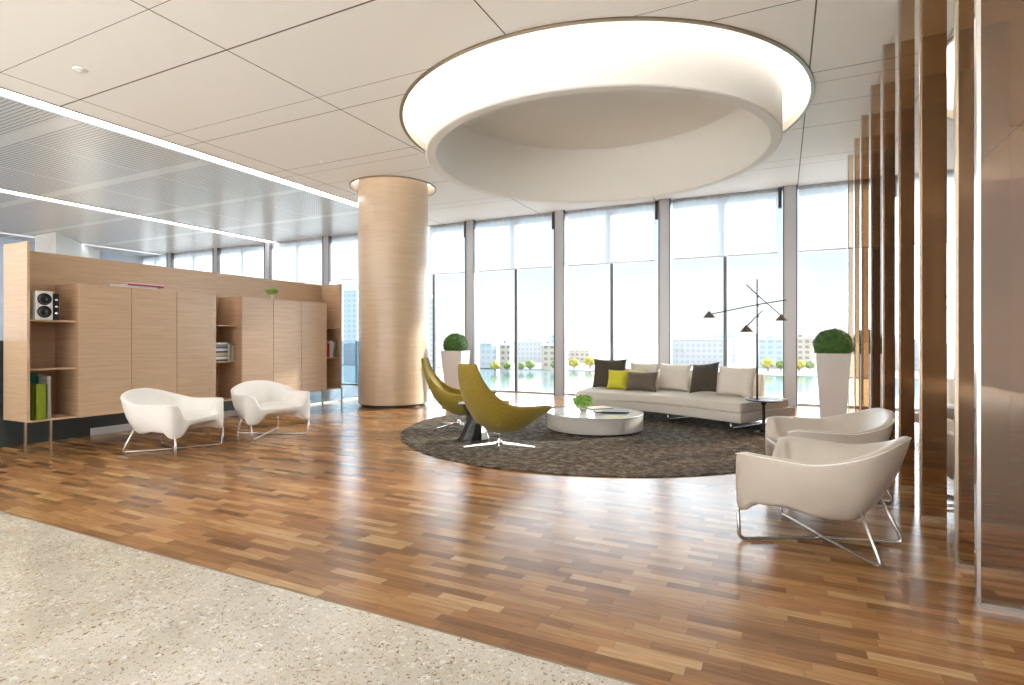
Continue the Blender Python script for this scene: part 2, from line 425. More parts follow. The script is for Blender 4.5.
# ------------------------------------------------------------------ room
YW = 12.95                     # window wall
XL, XR = -22.0, 5.2
YF = -7.0
RC = (-2.51, 8.03); COL = (-7.28, 9.32)
PITCH = 2.53
posts = [.15-PITCH*k for k in range(-1, 9)]      # 2.68 ... -20.1

struct(obj('floor', BB(XL-.2, XR+.2, 2.17, YW+.35, -.25, 0), M['parquet']))
struct(obj('floor', BB(XL-.2, XR+.2, YF, 2.165, -.25, 0), M['terrazzo']))
struct(obj('floor', BB(XL-.2, XR+.2, YF-9, YF-.005, -.25, -.005), M['terrazzo']))  # unseen rear terrace, added to bounce light up to the ceiling
struct(obj('trim_1', BB(XL-.2, XR+.2, 2.163, 2.172, -.05, .0012), M['bronze_trim']))
SX = -8.97                                        # first light strip
SW = .17
struct(obj('ceiling', sheet(rectl(SX+SW, XR+.2, YF, YW+.35), [circ(*RC, 2.865, 128), circ(*COL, .874, 64)], H), M['wceil']))
sx2, sx3 = -14.86, -20.7
struct(obj('ceiling', BB(sx2+SW, SX-SW, YF, YW+.35, H, H+.02), M['perf']))
struct(obj('ceiling', BB(sx3+SW, sx2-SW, YF, YW+.35, H, H+.02), M['perf']))
struct(obj('ceiling', BB(XL-.2, sx3-SW, YF, YW+.35, H, H+.02), M['perf']))
struct(obj('ceiling', BB(XL-.3, XR+.3, YF-.1, YW+.4, H+.75, H+.95), M['white']))       # slab above the suspended ceilings
# light strips
for i, (x, nm) in enumerate(((SX, 'long bright ceiling light strip dividing white panels from grey perforated ceiling'),
                         (sx2, 'second thinner light strip recessed in the grey perforated ceiling'),
                         (sx3, 'farthest light strip above the white block at far left'))):
    t = thing('ceiling_light', nm, 'light', (x, 3, H), group='linear ceiling lights')
    g = .155 if i < 2 else .05
    obj('diffuser', BB(-g, g, YF-3, YW-.1-3, .012, .04), M['strip'], t)
    for s in (-1, 1): obj('side_frame', BB(s*g, s*(SW+.0005), YF-3, YW+.3-3, -.012, .09), M['frame'] if i else M['frame_d'], t)
    obj('end_cap', BB(-g, g, YW-.1-3, YW+.3-3, -.01, .09), M['frame'], t)

# ring recess + drum
t = thing('ring_light', 'huge round white drum pendant hanging from lit circular ceiling recess', 'light', (*RC, H))
obj('recess', lathe([(2.865, 0), (2.865, .55), (2.52, .55)], 128), M['white'], t, auto=40)
obj('rim', lathe([(2.84, -.02), (2.885, -.02), (2.885, .04), (2.84, .10), (2.84, -.02)], 128), M['bronze_trim'], t, auto=40)
obj('drum', lathe([(2.37, .50), (2.37, -.49), (2.385, -.505), (2.505, -.505), (2.52, -.49), (2.52, .56), (2.37, .56), (2.37, .50)], 128), M['drum'], t, auto=40)
obj('inner_ceiling', lathe([(0, .50), (2.37, .50), (2.37, .56), (0, .56)], 128), M['plaster'], t, auto=40)
obj('led_strip', lathe([(2.56, .50), (2.82, .50), (2.82, .53), (2.56, .53), (2.56, .50)], 128), M['cove'], t, auto=40)

# round column
t = thing('round_column', 'round pale oak veneered column rising to a lit ring in the ceiling', 'column', (*COL, 0))
obj('shaft', lathe([(.60, .06), (.705, .06), (.71, .065), (.71, 1.18), (.706, 1.185), (.706, 1.19), (.71, 1.195), (.71, 3.62), (.706, 3.625), (.706, 3.63), (.71, 3.635), (.71, 5.2), (.60, 5.2)], 96), M['oak_col'], t, auto=25)
obj('plinth', lathe([(0, 0), (.65, 0), (.65, .06), (0, .06)], 64), M['black_matt'], t, auto=40)
obj('ceiling_ring', lathe([(.86, -.02), (.885, -.02), (.885, .22), (.86, .22), (.86, -.02)], 96), M['bronze_trim'], t, auto=40)
obj('led_strip', lathe([(.72, .20), (.86, .20), (.86, .22), (.72, .22), (.72, .20)], 96), M['colring'], t, auto=40)
for nm in ('ceiling_ring', 'led_strip'):
    for o in t.children:
        if o.name.startswith(nm): o.location.z = H

# window wall
def window_bay(n, x0, x1):
    w = sempty('window_%d' % n, (x0, YW, 0), None)
    ln = x1-x0
    obj('post', BB(-.11, .11, -.22, .12, 0, H), M['frame'], w)
    for s in (-1, 1): obj('post_edge', BB(s*.11, s*.132, -.24, -.12, 0, H), M['frame_d'], w)
    obj('mullion', BB(ln/2-.035, ln/2+.035, -.03, .06, 0, H), M['frame_d'], w)
    obj('pane', BB(.14, ln-.14, .02, .035, .03, H), M['clear_glass'], w)
    obj('sill_frame', BB(.14, ln-.14, -.04, .08, 0, .035), M['frame'], w)
    return w
desc = ['far right beyond the bronze screens', 'right of the floor lamp above the right planter', 'behind the lamp and the right half of the sofa', 'behind the left half of the sofa',
        'between the left planter and the sofa', 'just right of the round column', 'just left of the round column', 'above the right end of the bookcase',
        'above the middle of the bookcase', 'farthest left along the window wall']
allx = posts+[posts[-1]-PITCH]
bl0 = None
for i in range(len(posts)):
    x1 = posts[i]; x0 = x1-PITCH if i < len(posts)-1 else XL
    window_bay(i+1, x0, x1)
    t = thing('roller_blind', 'sheer half-lowered window blind '+desc[i], 'blind', (x0, YW-.10, H), group='sheer roller blinds')
    ln = x1-x0
    bm = bmesh.new(); nn = 40
    for zz0, zz1 in ((0, -1.33),):
        prev = None
        for k in range(nn+1):
            x = .17+(ln-.34-.06)*k/nn; y = .004*math.sin(k*2.1)+.003*math.sin(k*.7)
            cur = (bm.verts.new((x, y, zz0)), bm.verts.new((x, y, zz1)))
            if prev: bm.faces.new((prev[0], cur[0], cur[1], prev[1]))
            prev = cur
    o = obj('fabric', bm, M['blind'], t, smooth=True)
    obj('bottom_bar', BB(.17, ln-.23, -.008, .008, -1.36, -1.33), M['white'], t)
    obj('bracket', BB(ln-.22, ln-.155, -.05, .05, -.42, -.005), M['black_matt'], t)
    obj('roller', T([(.17, .03, -.05), (ln-.22, .03, -.05)], .035, 10), M['frame'], t)
window_bay(0, posts[0], XR) if False else None
struct(obj('trim_2', BB(XL, XR, YW-.02, YW+.3, H-.05, H-.001), M['frame']))

# left window wall (far)
w = sempty('window_20', (XL, 0, 0))
for k in range(6):
    y = YW-2.53*k
    obj('post', BB(-.1, .1, y-.12, y+.12, 0, H), M['frame'], w)
    obj('pane', BB(-.02, 0, y-2.4, y-.12, .0, H), M['clear_glass'], w)
    t = thing('roller_blind', 'sheer blind on the far left windows, bay %s' % ['nearest the corner', 'beside the white block', 'behind the bookcase end panel', 'left of the frame', 'further left', 'at the back'][k],
              'blind', (XL+.14, y-2.4, H), group='sheer roller blinds')
    obj('fabric', BB(0, .004, 0, 2.28, -3.4, -.01), M['blind'], t)
    obj('bottom_bar', BB(-.008, .012, 0, 2.28, -3.43, -3.4), M['white'], t)
# white block at far left
struct(obj('wall_left', prism([(-19.2, 8.8), (-21.95, 11.45), (-21.95, 10.2), (-20.35, 8.8)], 0, H-.002), M['white']))
# right side
struct(obj('wall_right', BB(XR, XR+.2, YF, YW+.3, 0, H+.7), M['greywall']))
struct(obj('wall_right', BB(2.65, XR, 10.67, 10.87, 0, H), M['greywall']))

# low partition behind the bookcase
t = thing('low_partition', 'low dark green-grey partition running behind the bookcase legs', 'partition', (-8.83, 0, 0))
obj('panel', BB(-.03, .03, 1.0, 8.5, .0, 1.33), M['partition'], t)
obj('cap', BB(-.035, .035, 1.0, 8.5, 1.33, 1.345), M['frame_d'], t)
t = thing('glass_partition', 'low blue-grey glass partition between bookcase and round column', 'partition', (-8.83, 0, 0))
obj('pane', BB(-.008, .008, 8.52, 12.6, .03, 1.33), M['blue_glass'], t)
obj('rail', BB(-.02, .02, 8.52, 12.6, 0, .03), M['frame'], t)
struct(obj('baseboard_left', BB(-8.795, -8.77, 4.45, 8.5, 0, .10), M['white']))

# downlights
for (x, y, d) in ((-7.40, 3.64, 'small round ceiling fitting nearest the camera at upper left'), (-7.35, 7.41, 'small round ceiling fitting near the round column')):
    t = thing('ceiling_fitting', d, 'light', (x, y, H), group='small ceiling fittings')
    obj('collar', lathe([(.0, -.012), (.06, -.012), (.075, -.004), (.075, .0)], 32), M['white'], t, smooth=True)
    obj('lens', lathe([(0, -.03), (.03, -.028), (.04, -.012), (0, -.012)], 24), M['white'], t, smooth=True)

# ------------------------------------------------------------------ bronze screens
fins = [(.89, 3.55), (.93, 4.12), (.94, 5.12), (.962, 6.1), (.978, 7.10), (.998, 8.16), (1.01, 9.2), (1.03, 10.2), (1.02, 11.07)]
fd = ['nearest the camera at the right edge', 'second nearest the camera', 'third from the camera, behind the near cream armchair', 'fourth from the camera', 'fifth from the camera, beside the second cream armchair',
      'sixth from the camera', 'seventh from the camera', 'eighth from the camera', 'farthest from the camera beside the right planter']
for i, (x, y) in enumerate(fins):
    t = thing('glass_screen', 'tall bronze glass screen, '+fd[i], 'screen', (x, y, 0), group='bronze glass screens')
    W = 1.05 if i else 1.6
    obj('pane', BB(.012, W, 0, .012, .03, H-.005), M['bronze_glass'], t)
    dep = .06 if i == 0 else .20
    obj('edge_post', BB(-.004, .012, 0, .03, 0, H), M['steel'], t)
    obj('edge_post', BB(.0, .012, .032, dep, 0, H), M['mirror'], t)
    obj('bottom_rail', BB(.012, W, -.015, .03, 0, .03), M['steel'], t)

# ------------------------------------------------------------------ bookcase
XB, XD = -8.40, -7.85
t = thing('bookcase', 'long pale oak wall bookcase with closed doors and open shelf bays', 'bookcase', (XB, 3.36, 0))
def P(x0, x1, y0, y1, z0, z1, b=.002): return BB(x0-XB, x1-XB, y0-3.36, y1-3.36, z0, z1, b)
obj('back_panel', P(XB-.03, XB, 3.36, 8.45, .40, 2.46), M['oak'], t)
obj('end_panel', P(XB-.03, XD-.03, 3.33, 3.36, .39, 2.50), M['oak'], t)
obj('end_panel', P(XB, XD-.03, 8.42, 8.45, .39, 2.46), M['oak_in'], t)
for (y0, y1) in ((3.36, 3.845), (5.705, 6.16), (8.02, 8.42)):
    xs = XD-.05 if y0 < 4 else -8.0
    if y0 > 8: xs = XD-.05
    for z in (1.59, 1.01): obj('shelf', P(XB, xs, y0, y1, z-.018, z), M['oak'], t)
    obj('bottom_board', P(XB, XD-.03, y0, y1, .385, .405), M['oak'], t)
for (y0, lab) in ((3.845, 'left'), (6.16, 'right')):
    body = obj('cabinet_body', P(XB, XD-.02, y0, y0+1.86, .385, 2.055), M['oak_in'], t)
    for k in range(3):
        obj('door', P(XD-.019, XD, y0+.62*k+.003, y0+.62*(k+1)-.003, .385, 2.055, .003), M['oak'], t)
for (x, y) in ((-8.05, 3.385), (-7.9, 3.57), (-8.38, 8.44), (-7.87, 8.44)):
    obj('leg', P(x-.012, x+.012, y-.012, y+.012, 0, .39), M['gold'] if y < 5 else M['white'], t)
for y in (5.0, 6.6): obj('leg', P(-8.37, -8.33, y-.02, y+.02, 0, .39), M['frame_d'], t)
obj('leg_rail', P(XB, XD, 8.05, 8.455, .39, .402), M['white'], t)

def book(x, y, z, w, h, d, m, label, lean=0, flat=False, rz=0, group=None, cat='book'):
    """spine faces +x; w thickness along y, h height, d depth along x"""
    t = thing('book', label, cat, (x, y, z), rz, group)
    if flat:
        a = B((0, 0, w*.5), (d, h, w), .001); p = B((-.004, 0, w*.5), (d*.975, h*.97, w*.7))
        obj('cover', B((0, 0, w*.06), (d, h, w*.12)), m, t); obj('cover', B((0, 0, w*.94), (d, h, w*.12)), m, t)
        obj('pages', p, M['paper'], t); a.free()
        obj('spine', B((d*.5, 0, w*.5), (.004, h, w)), m, t)
    else:
        k = Matrix.Rotation(lean, 3, 'X')
        def R(c, s): return B(k @ Vector(c), s, 0, k)
        obj('cover', R((0, -w*.44, h/2), (d, w*.12, h)), m, t); obj('cover', R((0, w*.44, h/2), (d, w*.12, h)), m, t)
        obj('spine', R((d/2-.002, 0, h/2), (.004, w, h)), m, t); obj('pages', R((-.004, 0, h/2), (d*.97, w*.76, h*.96)), M['paper'], t)
    return t
# bottom-left bay
book(-8.0, 3.475, .406, .13, .42, .20, M['b_green'], 'lime green book standing at the front of the lowest left shelf')
for o in []: pass
book(-8.13, 3.60, .406, .05, .50, .26, M['b_white'], 'tall white book standing beside the lime green book')
book(-8.27, 3.52, .406, .09, .53, .20, M['b_teal'], 'tall teal book behind the white and lime green books', group=None)
# middle bay: flat stack + upright
zs = 1.012
stackm = ['b_black', 'b_white', 'b_grey', 'b_tan', 'b_black', 'b_white', 'b_blue', 'b_grey', 'b_white']
th = [.03, .035, .025, .04, .03, .035, .03, .04, .025]
pl = ['lowest of the flat stack', 'second from the bottom of the stack', 'third from the bottom of the stack', 'fourth from the bottom of the stack', 'in the middle of the stack',
      'fourth from the top of the stack', 'third from the top of the stack', 'second from the top of the stack', 'topmost of the stack']
for m_, h_, p_ in zip(stackm, th, pl):
    book(-8.13, 5.90, zs, h_, .26, .22, M[m_], '%s book lying flat in the middle shelf bay, %s' % (m_[2:], p_), flat=True, group='books in the middle shelf bay')
    zs += h_+.001
for k, (m_, h_) in enumerate((('b_white', .27), ('b_tan', .29), ('b_white', .25))):
    book(-8.12, 6.05+.034*k, 1.012, .03, h_, .20, M[m_], ['white book upright against the flat stack', 'tan book upright between two white books', 'white book upright at the right end of the middle bay'][k], group='books in the middle shelf bay')
# right bay
for k, (m_, h_, l_, lab) in enumerate((('b_red', .30, 0, 'red book upright in the right shelf bay, leftmost'), ('b_red', .27, 0, 'shorter red book upright next to the leftmost red book'), ('b_white', .32, -.10, 'white book leaning in the right shelf bay'),
                                   ('b_white', .30, -.13, 'second white book leaning against the first in the right bay'), ('b_grey', .31, -.16, 'grey book leaning at the right end of the right bay'))):
    book(-8.02, 8.085+.045*k+(0.0 if k < 2 else .0), 1.012+(.0 if k < 2 else .004), .038, h_, .22, M[m_], lab, lean=l_, group='books in the right shelf bay')
# magazines on the left cabinets
book(-8.05, 4.55, 2.056, .035, .62, .22, M['b_white'], 'white magazine lying lowest on top of the left cabinets', flat=True, group='magazines on the left cabinets')
book(-8.04, 4.70, 2.092, .022, .50, .22, M['b_pink'], 'magenta magazine on top of the white one', flat=True, rz=.04, group='magazines on the left cabinets')
book(-8.03, 4.72, 2.115, .016, .46, .21, M['b_white'], 'thin white magazine topmost on the left cabinets', flat=True, rz=-.05, group='magazines on the left cabinets')
# speaker
t = thing('speaker', 'small white loudspeaker with two black cones on the top left shelf', 'speaker', (-7.98, 3.50, 1.591), .0)
obj('cabinet', BB(-.12, .10, -.085, .085, 0, .34, .004), M['b_white'], t)
obj('side_panel', BB(-.11, .101, .088, .15, 0, .32, .004), M['black'], t)
for z in (.095, .245):
    c = lathe([(0, .012), (.022, .008), (.03, .002), (.06, .010), (.066, .014), (.072, .006), (.072, 0)], 28)
    bmesh.ops.transform(c, matrix=Matrix.Translation((.101, 0, z)) @ Matrix.Rotation(PI/2, 4, 'Y'), verts=c.verts)
    obj('cone', c, M['black'], t, smooth=True)
for z in (.08, .16, .24):
    c = lathe([(0, .01), (.014, .008), (.016, 0)], 16)
    bmesh.ops.transform(c, matrix=Matrix.Translation((.102, .119, z)) @ Matrix.Rotation(PI/2, 4, 'Y'), verts=c.verts)
    obj('knob', c, M['chrome'], t, smooth=True)

# ------------------------------------------------------------------ foliage
def leaves(center, rad, n, size, shape=None, inner=True, seed=1, squash=1.0, zmin=-1):
    rnd = random.Random(seed); bm = bmesh.new(); c = Vector(center)
    for _ in range(n):
        while True:
            v = Vector((rnd.gauss(0, 1), rnd.gauss(0, 1), rnd.gauss(0, 1))).normalized()
            if v.z > zmin: break
        rr = rad*(rnd.uniform(.84, 1.03) if inner else rnd.uniform(.4, 1.05))
        rr *= 1+.07*noise.noise(v*3+Vector((seed, 0, 0)))
        p = c+Vector((v.x*rr, v.y*rr, v.z*rr*squash))
        nrm = (v+Vector((rnd.uniform(-.7, .7), rnd.uniform(-.7, .7), rnd.uniform(-.7, .7)))).normalized()
        a = nrm.orthogonal().normalized(); a = Matrix.Rotation(rnd.uniform(0, 6.28), 3, nrm) @ a; b = nrm.cross(a)
        s = size*rnd.uniform(.7, 1.3)
        q = [p-a*s, p-a*s*.2+b*s*.5+nrm*s*.15, p+a*s, p-a*s*.2-b*s*.5+nrm*s*.15]
        bm.faces.new([bm.verts.new(x) for x in q])
    return bm
def blob(center, rad, squash=1, seed=0, amp=.06, sub=4):
    bm = bmesh.new(); bmesh.ops.create_icosphere(bm, subdivisions=sub, radius=1)
    for v in bm.verts:
        k = rad*(1+amp*noise.noise(v.co*3.5+Vector((seed, 1, 2))))
        v.co = Vector(center)+Vector((v.co.x*k, v.co.y*k, v.co.z*k*squash))
    return bm
def planter(loc, rz, label, w0, w1, hp, rb, seed):
    t = thing('potted_topiary', label, 'plant', loc, rz, 'potted topiary balls')
    bm = bmesh.new()
    def ring(w, z): return [bm.verts.new((sx*w/2, sy*w/2, z)) for sx, sy in ((-1, -1), (1, -1), (1, 1), (-1, 1))]
    R = [ring(w0, 0), ring(w1, hp), ring(w1-.05, hp), ring(w1-.06, hp-.05)]
    for a, b in zip(R[:-1], R[1:]):
        for k in range(4): bm.faces.new((a[k], a[(k+1) % 4], b[(k+1) % 4], b[k]))
    bm.faces.new(R[0]); 
    obj('pot', bm, M['pot'], t)
    obj('soil', BB(-(w1-.062)/2, (w1-.062)/2, -(w1-.062)/2, (w1-.062)/2, hp-.07, hp-.05), M['soil'], t)
    z = hp+rb*.48
    f = obj('foliage', leaves((0, 0, z), rb, 5200, .021, seed=seed, squash=.92), M['leaf'], t)
    obj('foliage_core', blob((0, 0, z), rb*.93, .92, seed), M['leaf'], t, smooth=True)
    obj('stem', T([(0, 0, hp-.05), (0, 0, z)], .02, 8), M['stem'], t)
planter((-6.31, 10.20, 0), math.radians(8), 'white tapered planter with clipped green ball behind the mustard chairs', .30, .48, 1.12, .26, 3)
planter((.762, 10.6, 0), math.radians(-4), 'white tapered planter with clipped green ball beside the bronze screens', .36, .50, 1.13, .285, 5)

# small plant on the right cabinets
t = thing('potted_plant', 'little green leafy sprig in a vase on top of the right cabinets', 'plant', (-8.05, 6.92, 2.056))
obj('vase', lathe([(0, 0), (.028, 0), (.03, .01), (.022, .05), (.028, .09), (.024, .09), (.018, .05), (.02, .015), (0, .012)], 24), M['b_white'], t, smooth=True)
for k in range(7):
    a = k*.9; obj('stem', T([(0, 0, .05), (.02*math.cos(a), .02*math.sin(a), .11), (.07*math.cos(a), .07*math.sin(a), .15)], .003, 5), M['leaf2'], t)
obj('foliage', leaves((0, 0, .15), .10, 260, .03, seed=9, squash=.4, inner=False), M['leaf2'], t)

# ------------------------------------------------------------------ rug + coffee table
tag(obj('round_rug', lathe([(0, 0.001), (2.86, .001), (2.875, .006), (2.865, .014), (2.85, .016), (0, .016)], 160, (*RC, 0)), M['rug'], auto=50),
    'large round dark taupe rug under the seating group', 'rug')
RZ = .017
t = thing('coffee_table', 'low round white coffee table in the middle of the rug', 'table', (-2.53, 8.05, RZ))
obj('base', lathe([(0, 0), (.655, 0), (.655, .02), (0, .02)], 96), M['black_matt'], t, auto=40)
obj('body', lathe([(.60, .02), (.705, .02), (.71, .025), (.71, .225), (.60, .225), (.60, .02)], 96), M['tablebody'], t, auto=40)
obj('tabletop', lathe([(0, .228), (.70, .228), (.712, .233), (.715, .245), (.708, .253), (0, .255)], 96), M['tabletop'], t, auto=40)
TT = RZ+.256
t = thing('potted_plant', 'bright green leafy plant in a glass bowl on the white coffee table', 'plant', (-2.68, 7.96, TT))
obj('bowl', lathe([(0, 0), (.05, 0), (.062, .03), (.06, .07), (.045, .10), (.041, .10), (.055, .07), (.057, .03), (.045, .006), (0, .006)], 32), M['vase_glass'], t, smooth=True)
obj('soil', lathe([(0, .007), (.045, .008), (.052, .03), (.05, .05), (0, .05)], 24), M['b_tan'], t, smooth=True)
for k in range(8):
    a = k*.8; obj('stem', T([(0, 0, .05), (.02*math.cos(a), .02*math.sin(a), .1), (.08*math.cos(a), .08*math.sin(a), .15)], .003, 5), M['leaf2'], t)
obj('foliage', leaves((0, 0, .165), .145, 620, .03, seed=12, squash=.6, inner=False), M['leaf2'], t)
t = thing('small_dish', 'small clear glass dish left of the plant on the coffee table', 'dish', (-2.83, 7.84, TT))
obj('bowl', lathe([(0, 0), (.04, 0), (.06, .03), (.057, .03), (.038, .005), (0, .005)], 32), M['vase_glass'], t, smooth=True)
def mag(x, y, z, rz, m, lab):
    t = thing('magazine', lab, 'magazine', (x, y, z), rz, 'magazines on the coffee table')
    obj('cover', BB(-.20, .20, -.14, .14, 0, .012, .003), M[m], t)
    obj('pages', BB(-.197, .202, -.137, .137, .002, .010), M['paper'], t)
mag(-2.36, 8.14, TT, .5, 'b_olive', 'olive magazine lying under another on the coffee table')
mag(-2.22, 8.10, TT+.013, .25, 'b_black', 'dark magazine lying on top of an olive one on the coffee table')
mag(-2.62, 8.50, TT, .9, 'b_tan', 'tan magazine at the back of the coffee table')

# ------------------------------------------------------------------ black side table between mustard chairs
t = thing('side_table', 'black hourglass side table between the two mustard chairs', 'table', (-3.69, 6.43, RZ))
bm = bmesh.new(); prof = [(.0, .215), (.03, .21), (.12, .17), (.24, .115), (.34, .105), (.42, .125), (.475, .165)]
rings = []; sg = 10
for j, (z, r) in enumerate(prof):
    tw = z*1.6
    rings.append([bm.verts.new((r*math.cos(2*PI*k/sg+tw), r*math.sin(2*PI*k/sg+tw), z)) for k in range(sg)])
for a, b in zip(rings[:-1], rings[1:]):
    for k in range(sg): bm.faces.new((a[k], a[(k+1) % sg], b[(k+1) % sg], b[k]))
bm.faces.new(rings[0]); bm.faces.new(rings[-1])
obj('base', bm, M['black'], t)
obj('tabletop', lathe([(0, .475), (.20, .475), (.21, .482), (.21, .495), (.20, .50), (0, .50)], 48), M['black'], t, auto=40)

# ------------------------------------------------------------------ mustard swivel chairs
def mustard_chair(loc, rz, label):
    t = thing('swivel_chair', label, 'chair', loc, rz, 'mustard swivel chairs')
    Cn = [(-.56, 1.065), (-.525, .90), (-.46, .70), (-.36, .48), (-.20, .28), (.0, .185), (.17, .215), (.32, .30), (.43, .375)]
    En = [(.15, -.50, 1.065), (.185, -.465, .90), (.25, -.37, .74), (.32, -.22, .60), (.365, -.05, .545), (.385, .12, .535), (.395, .30, .53), (.395, .45, .525), (.385, .56, .505)]
    bm = bmesh.new(); nu = 16; grid = []
    for (cy, cz), (ex, ey, ez) in zip(Cn, En):
        row = []
        for i in range(nu+1):
            u = -1+2*i/nu; a = abs(u)*PI/2
            sx = math.copysign(math.sin(a)**.85, u); k = 1-math.cos(a)**1.0
            row.append(bm.verts.new((ex*sx, cy+(ey-cy)*k, cz+(ez-cz)*k)))
        grid.append(row)
    for a, b in zip(grid[:-1], grid[1:]):
        for i in range(nu): bm.faces.new((a[i], a[i+1], b[i+1], b[i]))
    o = obj('shell', bm, M['mustard'], t, smooth=True)
    sd = o.modifiers.new('thick', 'SOLIDIFY'); sd.thickness = .045; sd.offset = 0
    subsurf(o, 2)
    # seat pad
    bm = bmesh.new(); rows = []
    for j in range(9):
        v = -1+2*j/8; y = .06+.28*v
        row = []
        for i in range(9):
            u = -1+2*i/8
            w = .24+.05*(v+1)/2
            z = .375+.035*(1-u**4)*(1-v**6)+.04*v
            row.append(bm.verts.new((u*w, y*1.0-(.02 if abs(u) == 1 and abs(v) == 1 else 0), z)))
        rows.append(row)
    for a, b in zip(rows[:-1], rows[1:]):
        for i in range(8): bm.faces.new((a[i], a[i+1], b[i+1], b[i]))
    o = obj('seat_cushion', bm, M['mustard'], t, smooth=True)
    sd = o.modifiers.new('thick', 'SOLIDIFY'); sd.thickness = .05; sd.offset = -1
    subsurf(o, 2)
    obj('pedestal', lathe([(0, .05), (.05, .05), (.035, .085), (.022, .10), (.022, .17), (.07, .18), (.07, .19), (0, .19)], 24), M['chrome'], t, smooth=True)
    for k in range(4):
        a = math.radians(45+90*k)
        d = Vector((math.cos(a), math.sin(a), 0)); s = Vector((-d.y, d.x, 0))
        bm = bmesh.new()
        vs = []
        for (r, w, z0, z1) in ((.02, .016, .055, .08), (.44, .008, .008, .02)):
            vs += [bm.verts.new(d*r+s*w+Vector((0, 0, z0))), bm.verts.new(d*r-s*w+Vector((0, 0, z0))), bm.verts.new(d*r-s*w*.6+Vector((0, 0, z1))), bm.verts.new(d*r+s*w*.6+Vector((0, 0, z1)))]
        for i in range(4): bm.faces.new((vs[i], vs[(i+1) % 4], vs[4+(i+1) % 4], vs[4+i]))
        bm.faces.new(vs[:4]); bm.faces.new(vs[4:])
        lg = obj('leg', bm, M['chrome'], t)
        obj('glide', lathe([(0, 0), (.014, 0), (.014, .01), (0, .01)], 12, (d.x*.42, d.y*.42, 0)), M['black_matt'], lg)
    return t
ROT = lambda deg: math.radians(deg-90)      # local +y is the facing direction
mustard_chair((-3.14, 6.10, RZ), ROT(70), 'mustard high-backed swivel chair nearer the camera, back turned to the left')
mustard_chair((-4.45, 7.28, RZ), ROT(22), 'mustard high-backed swivel chair further from the camera, in front of the round column')

